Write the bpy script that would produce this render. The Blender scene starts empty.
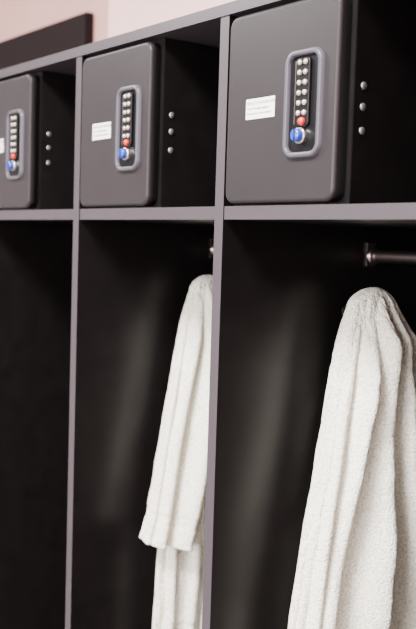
import bpy, bmesh, math
from mathutils import Vector, Matrix, noise

scene = bpy.context.scene

# ------------------------------------------------------------------ materials
def mat(name, col, rough=0.5, metal=0.0, spec=0.5, bump=None, var=0.0, varscale=8.0, sheen=0.0, coat=0.0):
    m = bpy.data.materials.new(name); m.use_nodes = True
    nt = m.node_tree; b = nt.nodes["Principled BSDF"]
    b.inputs["Base Color"].default_value = (*col, 1)
    b.inputs["Roughness"].default_value = rough
    b.inputs["Metallic"].default_value = metal
    b.inputs["Specular IOR Level"].default_value = spec
    if sheen: b.inputs["Sheen Weight"].default_value = sheen
    if coat: b.inputs["Coat Weight"].default_value = coat
    tc = nt.nodes.new("ShaderNodeTexCoord")
    if var:
        n = nt.nodes.new("ShaderNodeTexNoise"); n.inputs["Scale"].default_value = varscale
        n.inputs["Detail"].default_value = 4
        r = nt.nodes.new("ShaderNodeValToRGB")
        r.color_ramp.elements[0].position = 0.3; r.color_ramp.elements[1].position = 0.7
        r.color_ramp.elements[0].color = (*[c*(1-var) for c in col], 1)
        r.color_ramp.elements[1].color = (*[min(1, c*(1+var)) for c in col], 1)
        nt.links.new(tc.outputs["Object"], n.inputs["Vector"])
        nt.links.new(n.outputs["Fac"], r.inputs["Fac"])
        nt.links.new(r.outputs["Color"], b.inputs["Base Color"])
    if bump:
        n2 = nt.nodes.new("ShaderNodeTexNoise"); n2.inputs["Scale"].default_value = bump[0]
        n2.inputs["Detail"].default_value = 3
        bp = nt.nodes.new("ShaderNodeBump"); bp.inputs["Strength"].default_value = bump[1]
        bp.inputs["Distance"].default_value = bump[2]
        nt.links.new(tc.outputs["Object"], n2.inputs["Vector"])
        nt.links.new(n2.outputs["Fac"], bp.inputs["Height"])
        nt.links.new(bp.outputs["Normal"], b.inputs["Normal"])
    return m

M_INT  = mat("black_laminate", (0.0048, 0.0038, 0.0041), 0.34, spec=0.30, bump=(600, 0.12, 0.0004), var=0.2, varscale=30)
M_EDGE = mat("grey_edge_band", (0.047, 0.040, 0.047), 0.36, spec=0.32, bump=(500, 0.1, 0.0003))
M_DOOR = mat("powder_coated_steel", (0.0185, 0.0160, 0.0180), 0.38, spec=0.22, bump=(900, 0.25, 0.0004), var=0.05, varscale=12)
M_DARK = mat("black_plastic", (0.004, 0.004, 0.005), 0.35, spec=0.2)
M_BEZ  = mat("grey_bezel", (0.055, 0.053, 0.068), 0.32, spec=0.4)
M_SILV = mat("silver_metal", (0.62, 0.60, 0.58), 0.28, metal=1.0)
M_BTN  = mat("silver_button", (0.55, 0.50, 0.43), 0.35, metal=0.6)
M_RED  = mat("red_plastic", (0.42, 0.015, 0.008), 0.35)
M_BLUE = mat("blue_plastic", (0.015, 0.04, 0.30), 0.3, coat=0.5)
M_LBL  = mat("white_label", (0.84, 0.84, 0.82), 0.5)
M_INK  = mat("label_ink", (0.12, 0.12, 0.13), 0.6)
M_CAP  = mat("screw_cap", (0.20, 0.20, 0.23), 0.35, metal=0.7)
M_CHR  = mat("brushed_chrome", (0.36, 0.30, 0.29), 0.3, metal=1.0)
M_HOOK = mat("black_hook_metal", (0.006, 0.006, 0.006), 0.6, spec=0.2)
M_PINK = mat("pink_paint", (0.90, 0.57, 0.55), 0.8, bump=(80, 0.1, 0.001), var=0.03)
M_PINK_SHADE= mat("shaded_pink_paint", (0.58, 0.335, 0.30), 0.8, bump=(80, 0.1, 0.001), var=0.03)  # dimmer lighting of the left wall section, put into its colour
M_STRIP= mat("dark_stained_board", (0.007, 0.004, 0.005), 0.5, spec=0.15)
M_FLOOR= mat("floor_tile", (0.22, 0.20, 0.19), 0.4, var=0.1, varscale=3)
M_CEIL = mat("white_ceiling", (0.8, 0.78, 0.77), 0.9)
M_WHT  = mat("white_frame", (0.75, 0.75, 0.75), 0.4)
M_OFF  = mat("off_white_paint", (0.46, 0.42, 0.43), 0.8)

def towel_material():
    m = bpy.data.materials.new("terry_cloth"); m.use_nodes = True
    nt = m.node_tree; b = nt.nodes["Principled BSDF"]
    b.inputs["Roughness"].default_value = 0.95
    b.inputs["Specular IOR Level"].default_value = 0.1
    b.inputs["Sheen Weight"].default_value = 0.10
    tc = nt.nodes.new("ShaderNodeTexCoord")
    n = nt.nodes.new("ShaderNodeTexNoise"); n.inputs["Scale"].default_value = 310; n.inputs["Detail"].default_value = 2.5
    n2 = nt.nodes.new("ShaderNodeTexNoise"); n2.inputs["Scale"].default_value = 110; n2.inputs["Detail"].default_value = 3
    r = nt.nodes.new("ShaderNodeValToRGB")
    r.color_ramp.elements[0].position = 0.33; r.color_ramp.elements[1].position = 0.56
    r.color_ramp.elements[0].color = (0.70, 0.66, 0.54, 1)
    r.color_ramp.elements[1].color = (0.97, 0.95, 0.86, 1)
    mul = nt.nodes.new("ShaderNodeMath"); mul.operation = 'MULTIPLY_ADD'; mul.inputs[1].default_value = 0.45
    b1 = nt.nodes.new("ShaderNodeBump"); b1.inputs["Strength"].default_value = 0.9; b1.inputs["Distance"].default_value = 0.0032
    nt.links.new(tc.outputs["Object"], n.inputs["Vector"]); nt.links.new(tc.outputs["Object"], n2.inputs["Vector"])
    nt.links.new(n.outputs["Fac"], r.inputs["Fac"]); nt.links.new(r.outputs["Color"], b.inputs["Base Color"])
    nt.links.new(n2.outputs["Fac"], mul.inputs[0]); nt.links.new(n.outputs["Fac"], mul.inputs[2])
    nt.links.new(mul.outputs[0], b1.inputs["Height"]); nt.links.new(b1.outputs["Normal"], b.inputs["Normal"])
    return m
M_TERRY = towel_material()

# ------------------------------------------------------------------ mesh helpers
def obj_from_bm(name, bm, mats, parent=None, smooth=False):
    me = bpy.data.meshes.new(name); bm.normal_update(); bm.to_mesh(me); bm.free()
    for m in (mats if isinstance(mats, (list, tuple)) else [mats]): me.materials.append(m)
    if smooth:
        for p in me.polygons: p.use_smooth = True
    o = bpy.data.objects.new(name, me); scene.collection.objects.link(o)
    if parent: o.parent = parent
    return o

def add_box(bm, x0, x1, y0, y1, z0, z1, mi=0, front_mi=None):
    v = [bm.verts.new(c) for c in [(x0,y0,z0),(x1,y0,z0),(x1,y1,z0),(x0,y1,z0),(x0,y0,z1),(x1,y0,z1),(x1,y1,z1),(x0,y1,z1)]]
    fs = [(0,3,2,1),(4,5,6,7),(0,1,5,4),(1,2,6,5),(2,3,7,6),(3,0,4,7)]
    for i, f in enumerate(fs):
        fa = bm.faces.new([v[j] for j in f]); fa.material_index = mi
        if i == 2 and front_mi is not None: fa.material_index = front_mi
    return v

def box(name, x0, x1, y0, y1, z0, z1, m, parent=None, bevel=0.0):
    bm = bmesh.new(); add_box(bm, x0, x1, y0, y1, z0, z1)
    if bevel: bmesh.ops.bevel(bm, geom=bm.edges[:], offset=bevel, segments=2, affect='EDGES')
    return obj_from_bm(name, bm, m, parent)

def rr_loop(x0, x1, z0, z1, r, n=8):
    pts = []
    for cx, cz, a0 in ((x1-r, z1-r, 0), (x0+r, z1-r, 90), (x0+r, z0+r, 180), (x1-r, z0+r, 270)):
        for i in range(n+1):
            a = math.radians(a0 + 90*i/n); pts.append((cx+r*math.cos(a), cz+r*math.sin(a)))
    return pts

def rr_plate(name, x0, x1, z0, z1, r, yf, yb, bev, m, parent):
    """rounded rectangular plate, front face at yf (towards -y) with rounded front edge"""
    bm = bmesh.new(); rings = []
    levels = [(0, yb)]
    for i in range(6):
        a = math.radians(90*i/5); levels.append((bev*(1-math.cos(a)), yf+bev*(1-math.sin(a))))
    for ins, y in levels:
        rings.append([bm.verts.new((p[0], y, p[1])) for p in rr_loop(x0+ins, x1-ins, z0+ins, z1-ins, max(r-ins, 0.0005))])
    for a, b in zip(rings, rings[1:]):
        n = len(a)
        for i in range(n): bm.faces.new((a[i], a[(i+1)%n], b[(i+1)%n], b[i]))
    bm.faces.new(rings[-1]); bm.faces.new(list(reversed(rings[0])))
    bmesh.ops.recalc_face_normals(bm, faces=bm.faces[:])
    o = obj_from_bm(name, bm, m, parent, True)
    o.modifiers.new("wn", 'WEIGHTED_NORMAL')
    return o

def rr_ring(name, x0, x1, z0, z1, r, w, yb, yf, m, parent):
    bm = bmesh.new(); prof = [(0, yb), (0.0012, yf+0.0008), (0.0025, yf), (w-0.002, yf), (w-0.0008, yf+0.001), (w, yb)]
    rings = [[bm.verts.new((p[0], y, p[1])) for p in rr_loop(x0+i, x1-i, z0+i, z1-i, max(r-i, 0.001))] for i, y in prof]
    for a, b in zip(rings, rings[1:]):
        n = len(a)
        for i in range(n): bm.faces.new((a[i], a[(i+1)%n], b[(i+1)%n], b[i]))
    bmesh.ops.recalc_face_normals(bm, faces=bm.faces[:])
    return obj_from_bm(name, bm, m, parent, True)

def lathe(bm, origin, axis, prof, n=20, mi=0):
    axis = Vector(axis).normalized()
    t = Vector((0,0,1)) if abs(axis.z) < .9 else Vector((1,0,0))
    u = axis.cross(t).normalized(); w = axis.cross(u)
    rings = []
    for r, d in prof:
        rings.append([bm.verts.new(Vector(origin)+axis*d+(u*math.cos(2*math.pi*i/n)+w*math.sin(2*math.pi*i/n))*max(r,1e-5)) for i in range(n)])
    for a, b in zip(rings, rings[1:]):
        for i in range(n):
            f = bm.faces.new((a[i], a[(i+1)%n], b[(i+1)%n], b[i])); f.material_index = mi; f.smooth = True
    f = bm.faces.new(rings[-1]); f.material_index = mi

def empty(name, loc=(0,0,0)):
    e = bpy.data.objects.new(name, None); e.empty_display_size = 0.05; e.location = loc
    scene.collection.objects.link(e); return e

# ------------------------------------------------------------------ room shell
XL, XR, YF, YB, H = -4.6, 2.0, -3.0, 0.56, 2.75
box("floor", XL, XR, YF, 0.75, -0.1, 0.0, M_FLOOR)
box("ceiling", XL, XR, YF, 0.75, H, H+0.1, M_CEIL)
box("wall_back", -2.29, XR, YB, 0.75, 0.0, H, M_PINK)
box("wall_back_recess", XL, -2.29, YB+0.04, 0.75, 0.0, H, M_PINK_SHADE)
box("wall_left", XL-0.1, XL, YF, 0.75, 0.0, H, M_OFF)
box("wall_right", XR, XR+0.1, YF, 0.75, 0.0, H, M_PINK)
bm = bmesh.new()
wx0, wx1, wz0, wz1 = -1.5, 0.9, 0.9, 2.35
add_box(bm, XL, wx0, YF-0.1, YF, 0, H); add_box(bm, wx1, XR, YF-0.1, YF, 0, H)
add_box(bm, wx0, wx1, YF-0.1, YF, 0, wz0); add_box(bm, wx0, wx1, YF-0.1, YF, wz1, H)
obj_from_bm("wall_front", bm, M_OFF)
bm = bmesh.new()
for a, b in ((wx0, wx0+.05), (wx1-.05, wx1), ((wx0+wx1)/2-.03, (wx0+wx1)/2+.03)):
    add_box(bm, a, b, YF-0.08, YF-0.02, wz0, wz1)
add_box(bm, wx0, wx1, YF-0.08, YF-0.02, wz0, wz0+.05); add_box(bm, wx0, wx1, YF-0.08, YF-0.02, wz1-.05, wz1)
obj_from_bm("added_window_1", bm, M_WHT)  # unseen frame, added to go with the frontal fill light

bb = bmesh.new(); add_box(bb, XL+.02, -2.435, YB+0.012, YB+0.038, 2.02, 2.147)
bmesh.ops.bevel(bb, geom=bb.edges[:], offset=0.003, segments=2, affect='EDGES')
obj_from_bm("trim_1", bb, M_STRIP)

# ------------------------------------------------------------------ locker carcass
P = 0.40; X0 = -1.04; K0, K1 = -4, 3
T = 0.019; D = 0.50
SH0, SH1 = 1.532, 1.550; TP0, TP1 = 1.806, 1.822
bm = bmesh.new()
for k in range(K0, K1+1):
    x = X0+P*k
    add_box(bm, x-T/2, x+T/2, 0.0, D, 0.08, TP0, 0, 1)
for k in range(K0, K1):
    a = X0+P*k+T/2; b = X0+P*(k+1)-T/2
    add_box(bm, a, b, 0.0015, D, SH0, SH1, 0, 1)
    add_box(bm, a, b, 0.0015, D, 0.08, 0.10, 0, 1)
add_box(bm, X0+P*K0-T/2, X0+P*K1+T/2, -0.002, D, TP0, TP1, 1, 1)
add_box(bm, X0+P*K0-T/2, X0+P*K1+T/2, D, D+0.012, 0.0, TP1, 0)
add_box(bm, X0+P*K0-T/2, X0+P*K1+T/2, 0.04, D, 0.0, 0.08, 0)
obj_from_bm("locker_cabinet", bm, [M_INT, M_EDGE])

# ------------------------------------------------------------------ safes
def safe(k):
    A = X0+P*k
    e = empty("locker_safe", (A, 0, SH1))
    def W(o): o.matrix_parent_inverse = Matrix.Translation((-A, 0, -SH1)); return o
    PX = A+0.2315
    W(box("body", A+T/2+.0005, PX, 0.017, D-.002, SH1+.0005, TP0-.0005, M_INT, e, 0.0008))
    dx0, dx1, dz0, dz1 = A+0.0140, A+0.2235, SH1+0.003, TP0-0.006
    W(rr_plate("door", dx0, dx1, dz0, dz1, 0.016, -0.003, 0.0165, 0.005, M_DOOR, e))
    bx0, bx1, bz0, bz1 = A+0.134, A+0.2015, 1.6065, 1.7385
    W(rr_ring("bezel", bx0, bx1, bz0, bz1, 0.018, 0.0080, -0.0028, -0.0085, M_BEZ, e))
    W(rr_plate("recess", bx0+.0070, bx1-.0070, bz0+.0070, bz1-.0070, 0.010, -0.0036, -0.0028, 0.0003, M_DARK, e))
    cx = A+0.1680
    W(rr_plate("keypad_strip", cx-.0120, cx+.0120, 1.644, 1.728, 0.006, -0.0075, -0.0036, 0.002, M_DARK, e))
    W(box("keypad_strip_edge", cx-.0128, cx-.0121, -0.0078, -0.0036, 1.648, 1.724, M_SILV, e))
    bm = bmesh.new()
    for r in range(6):
        for c in (-1, 1):
            lathe(bm, (cx+c*.0052, -0.0074, 1.722-r*0.0122), (0,-1,0), [(0.0034,0),(0.0033,0.0018),(0.0023,0.0028),(0.0,0.0031)], 14)
    W(obj_from_bm("buttons", bm, M_BTN, e))
    bm = bmesh.new()
    lathe(bm, (cx+.002, -0.0074, 1.6505), (0,-1,0), [(0.0052,0),(0.0050,0.003),(0.0040,0.0045),(0.0,0.005)], 18)
    W(obj_from_bm("red_button", bm, M_RED, e))
    bm = bmesh.new()
    lathe(bm, (cx-.001, -0.0036, 1.6335), (0,-1,0), [(0.0100,0),(0.0100,0.005),(0.0094,0.0065),(0.0088,0.0065)], 28, 0)
    lathe(bm, (cx-.001, -0.0036, 1.6335), (0,-1,0), [(0.0078,0.004),(0.0076,0.0125),(0.0066,0.0140),(0.0,0.0143)], 28, 1)
    W(obj_from_bm("knob", bm, [M_SILV, M_BLUE], e))
    W(box("knob_grip", cx-.003, cx+.001, -0.0205, -0.0172, 1.627, 1.640, M_BLUE, e, 0.0007))
    W(box("label", A+.056, A+.113, -0.0036, -0.0029, 1.662, 1.688, M_LBL, e))
    for i, (t, s) in enumerate((("BENUTZUNGSHINWEIS", .0050), ("Code 4-stellig eingeben", .0044), ("Knauf nach rechts drehen", .0044))):
        cu = bpy.data.curves.new("label_text", 'FONT'); cu.body = t; cu.size = s*1.05; cu.extrude = 0.0001; cu.align_x = 'LEFT'
        cu.materials.append(M_INK)
        o = bpy.data.objects.new("label_text_%d" % (i+1), cu); scene.collection.objects.link(o)
        o.location = (0.0590, -0.0038, 1.6805-i*0.0065-SH1); o.rotation_euler = (math.pi/2, 0, 0); o.parent = e
    bm = bmesh.new()
    for z in (1.6915, 1.6665, 1.6385):
        lathe(bm, (PX-.0001, 0.033, z), (1,0,0), [(0.0048,0),(0.0046,0.001),(0.0034,0.002),(0.0,0.0022)], 18)
    W(obj_from_bm("screw_caps", bm, M_CAP, e))

for k in range(K0, K1): safe(k)

# ------------------------------------------------------------------ clothes rails
def rail(k):
    a = X0+P*k+T/2+.0003; b = X0+P*(k+1)-T/2-.0003
    y, z = 0.291, 1.487
    bm = bmesh.new(); n = 20; rings = []
    for x in (a+.002, b-.002):
        rings.append([bm.verts.new((x, y+.0075*math.cos(2*math.pi*i/n), z+.0100*math.sin(2*math.pi*i/n))) for i in range(n)])
    for i in range(n):
        f = bm.faces.new((rings[0][i], rings[0][(i+1)%n], rings[1][(i+1)%n], rings[1][i])); f.smooth = True
    for x, s in ((a, 1), (b, -1)):
        add_box(bm, min(x, x+s*.003), max(x, x+s*.003), y-.009, y+.009, z-.016, z+.020)
        lathe(bm, (x, y, z), (s,0,0), [(0.0125,0.003),(0.0125,0.012),(0.010,0.0125)], 24)
    obj_from_bm("clothes_rail", bm, M_CHR)
for k in range(K0, K1): rail(k)

# ------------------------------------------------------------------ hooks
def hook(k, y, z, out):
    xw = X0+P*k+T/2+.0003
    e = empty("coat_hook", (xw, y, z))
    bm = bmesh.new(); lathe(bm, (0,0,-.012), (1,0,0), [(.008,0),(.008,.003),(.006,.004)], 24)
    obj_from_bm("plate", bm, M_HOOK, e)
    cu = bpy.data.curves.new("prong", 'CURVE'); cu.dimensions = '3D'; cu.bevel_depth = .004; cu.bevel_resolution = 4
    sp = cu.splines.new('BEZIER'); pts = [(.003,0,-.012),(out*.6,0,-.022),(out,0,-.006)]
    sp.bezier_points.add(2)
    for bp_, p in zip(sp.bezier_points, pts):
        bp_.co = p; bp_.handle_left_type = bp_.handle_right_type = 'AUTO'
    cu.materials.append(M_HOOK)
    o = bpy.data.objects.new("prong", cu); scene.collection.objects.link(o); o.parent = e
for k in range(K0, K1): hook(k, 0.242, 1.414, 0.062)

# ------------------------------------------------------------------ towels
def interp(tab, h):
    if h <= tab[0][0]: return tab[0][1]
    for (a, va), (b, vb) in zip(tab, tab[1:]):
        if h <= b:
            t = (h-a)/(b-a); return va+(vb-va)*t
    return tab[-1][1]

def sheet(bm, xc, y0, ztop, wneg, wpos, thick, folds, total, seed, NU=460, NV=280, amp=1.0):
    rings = []
    for j in range(NV+1):
        v = j/NV; row = []
        for i in range(NU):
            ph = 2*math.pi*i/NU
            L = total(ph)
            h = L*(v**1.3)
            dome = min(1.0, math.sqrt(max(0.0, 1-(1-min(h/0.022, 1))**2)))
            c, s = math.cos(ph), math.sin(ph)
            w = (interp(wpos, h) if c > 0 else interp(wneg, h))*dome
            t = interp(thick, h)*dome
            g = min(1.0, (h/0.07))**0.7*amp
            F = 0.0
            for (p, a, s1, s2, dr, h0) in folds:
                wob = 0.05*math.sin(h*9+p*5)
                dd = (ph - p - dr*h - wob + math.pi) % (2*math.pi) - math.pi
                sg = s1 if dd < 0 else s2
                F += a*(1+0.12*math.sin(h*13+p*9))*math.exp(-(dd/sg)**2)*min(1.0, max(0.0, (h-h0)/0.08))
            F *= g
            q = ph if ph < math.pi else 2*math.pi-ph
            nz = noise.noise(Vector((q*2.2, h*5.0, seed)))*0.008*g
            nz += noise.noise(Vector((q*3.5+h*7, h*14.0-q*3, seed+7)))*0.0040*g
            cr = noise.noise(Vector((q*2.5-h*8, h*34.0+q*4, seed+21)))
            nz -= 0.0032*max(0.0, 1-abs(cr)/0.18)*(0.15+0.85*math.exp(-h/0.12))*min(1, h/0.02)
            nz += noise.noise(Vector((c*6, s*6+seed, h*22.0)))*0.0015*g
            nz += noise.noise(Vector((c*30, s*30+seed, h*90.0)))*0.0007
            e = L-h
            if 0.035 < e < 0.055: nz -= 0.0022
            if e < 0.006: nz += 0.0012
            cs = math.copysign(abs(c)**0.9, c)
            y = y0 + w*cs + (F*0.25+nz*0.5)*c
            x = xc + t*s + (F+nz)*s
            row.append(bm.verts.new((x, y, ztop-h)))
        rings.append(row)
    for a, b in zip(rings, rings[1:]):
        for i in range(NU):
            f = bm.faces.new((a[i], b[i], b[(i+1)%NU], a[(i+1)%NU])); f.smooth = True

# (phi, amplitude, sigma towards +y edge, sigma towards -y edge, drift with height, start height)
folds_a = [(0.30,.022,.06,.20,.35,0),(0.74,.038,.06,.18,.10,0),(1.20,.038,.17,.06,-.12,0),
           (1.60,.042,.06,.21,.10,0),(2.06,.034,.06,.18,.30,.04),(2.48,.026,.06,.16,.10,.04),(2.85,.014,.10,.10,-.1,.1),
           (3.6,.01,.2,.2,0,0),(4.6,.01,.3,.3,0,0),(5.4,-.01,.2,.2,0,0)]
bm = bmesh.new()
wn = [(0,.036),(.03,.045),(.11,.068),(.25,.092),(.36,.117),(.47,.136),(.75,.170)]
wp = [(0,.028),(.03,.038),(.12,.074),(.25,.106),(.36,.132),(.47,.152),(.75,.18)]
th = [(0,.019),(.05,.022),(.2,.020),(.5,.018),(.8,.018)]
sheet(bm, X0+T/2+.062, 0.237, 1.438, wn, wp, th, folds_a, lambda p: 0.66+0.012*math.sin(p*2+.5), 3.7)
o = obj_from_bm("bath_towel", bm, M_TERRY, None, True)
sol = o.modifiers.new("thickness", 'SOLIDIFY'); sol.thickness = 0.004; sol.offset = -1

folds_b = [(0.4,.024,.06,.20,.3,0),(0.95,.034,.06,.18,.1,0),(1.32,.034,.16,.06,.0,0),
           (1.78,.040,.06,.20,.35,0),(2.25,.030,.06,.18,.3,.03),(2.70,.020,.06,.14,.2,.08),
           (4.0,.01,.2,.2,0,0),(5.0,-.01,.2,.2,0,0)]
bm = bmesh.new()
wn = [(0,.025),(.03,.034),(.09,.053),(.25,.084),(.36,.104),(.42,.115),(.465,.127)]
wp = [(0,.034),(.03,.045),(.12,.075),(.25,.10),(.36,.12),(.47,.13)]
th = [(0,.018),(.05,.021),(.2,.019),(.5,.018)]
def hemb(p):
    return 0.460+0.070*(0.5+0.5*math.cos(p))+0.005*math.sin(3*p)
XB = X0-P+T/2+.062
sheet(bm, XB, 0.231, 1.438, wn, wp, th, folds_b, hemb, 9.1)
wn2 = [(0,.02),(.1,.05),(.4,.075),(.5,.083),(.7,.092)]
wp2 = [(0,.02),(.1,.04),(.4,.05),(.5,.02),(.7,.0)]
th2 = [(0,.010),(.1,.012),(.4,.012),(.7,.012)]
sheet(bm, XB-.006, 0.229, 1.428, wn2, wp2, th2, [(1.1,.018,.06,.17,0,0),(1.7,.018,.15,.05,.1,0),(2.3,.016,.05,.15,.1,0)], lambda p: 0.650+.035*(0.5-0.5*math.cos(p)), 5.5, NU=220)
o = obj_from_bm("bath_towel", bm, M_TERRY, None, True)
sol = o.modifiers.new("thickness", 'SOLIDIFY'); sol.thickness = 0.004; sol.offset = -1

# ------------------------------------------------------------------ lights
def area(name, loc, target, sx, sy, power, col):
    l = bpy.data.lights.new(name, 'AREA'); l.shape = 'RECTANGLE'; l.size = sx; l.size_y = sy; l.energy = power; l.color = col
    o = bpy.data.objects.new(name, l); scene.collection.objects.link(o); o.location = loc
    o.rotation_euler = (Vector(target)-Vector(loc)).to_track_quat('-Z', 'Y').to_euler(); return o
area("front_fill_light", ((wx0+wx1)/2, YF+0.03, 1.62), ((wx0+wx1)/2, 0, 1.62), 2.3, 1.35, 205, (1.0, 0.98, 0.96))  # added fill from behind the camera, lights the towels inside the bays
def lamp(x, y, power):
    e = empty("ceiling_lamp", (x, y, H))
    o = box("housing", -.32, .32, -.32, .32, -.05, -.0005, M_WHT, e, 0.004)
    a = area("panel_light", (x, y, H-.052), (x, y, 0), .56, .56, power, (1, .97, .93))
    a.location = (0, 0, -.052); a.parent = e
lamp(-0.75, -1.1, 205); lamp(-2.9, -1.1, 125); lamp(0.9, -1.4, 40)

w = bpy.data.worlds.new("world"); scene.world = w; w.use_nodes = True
w.node_tree.nodes["Background"].inputs[0].default_value = (0.8, 0.85, 0.9, 1)
w.node_tree.nodes["Background"].inputs[1].default_value = 0.5

# ------------------------------------------------------------------ camera
F = 950.0
th_ = math.radians(37.1); p = math.atan(72/F); roll = 0.031
f = Vector((-math.cos(th_)*math.cos(p), math.sin(th_)*math.cos(p), -math.sin(p)))
r0 = f.cross(Vector((0,0,1))).normalized(); u0 = r0.cross(f)
R = (r0*math.cos(roll)+u0*math.sin(roll)).normalized(); U = R.cross(f)
M = Matrix((R, U, -f)).transposed().to_4x4(); M.translation = Vector((0, -0.8, 1.50))
cd = bpy.data.cameras.new("camera"); cam = bpy.data.objects.new("camera", cd); scene.collection.objects.link(cam)
cam.matrix_world = M
cd.sensor_fit = 'VERTICAL'; cd.sensor_height = 36.0; cd.lens = 36.0*F/629.0
cd.clip_start = 0.02
cd.dof.use_dof = True; cd.dof.focus_distance = 1.25; cd.dof.aperture_fstop = 5.6
scene.camera = cam
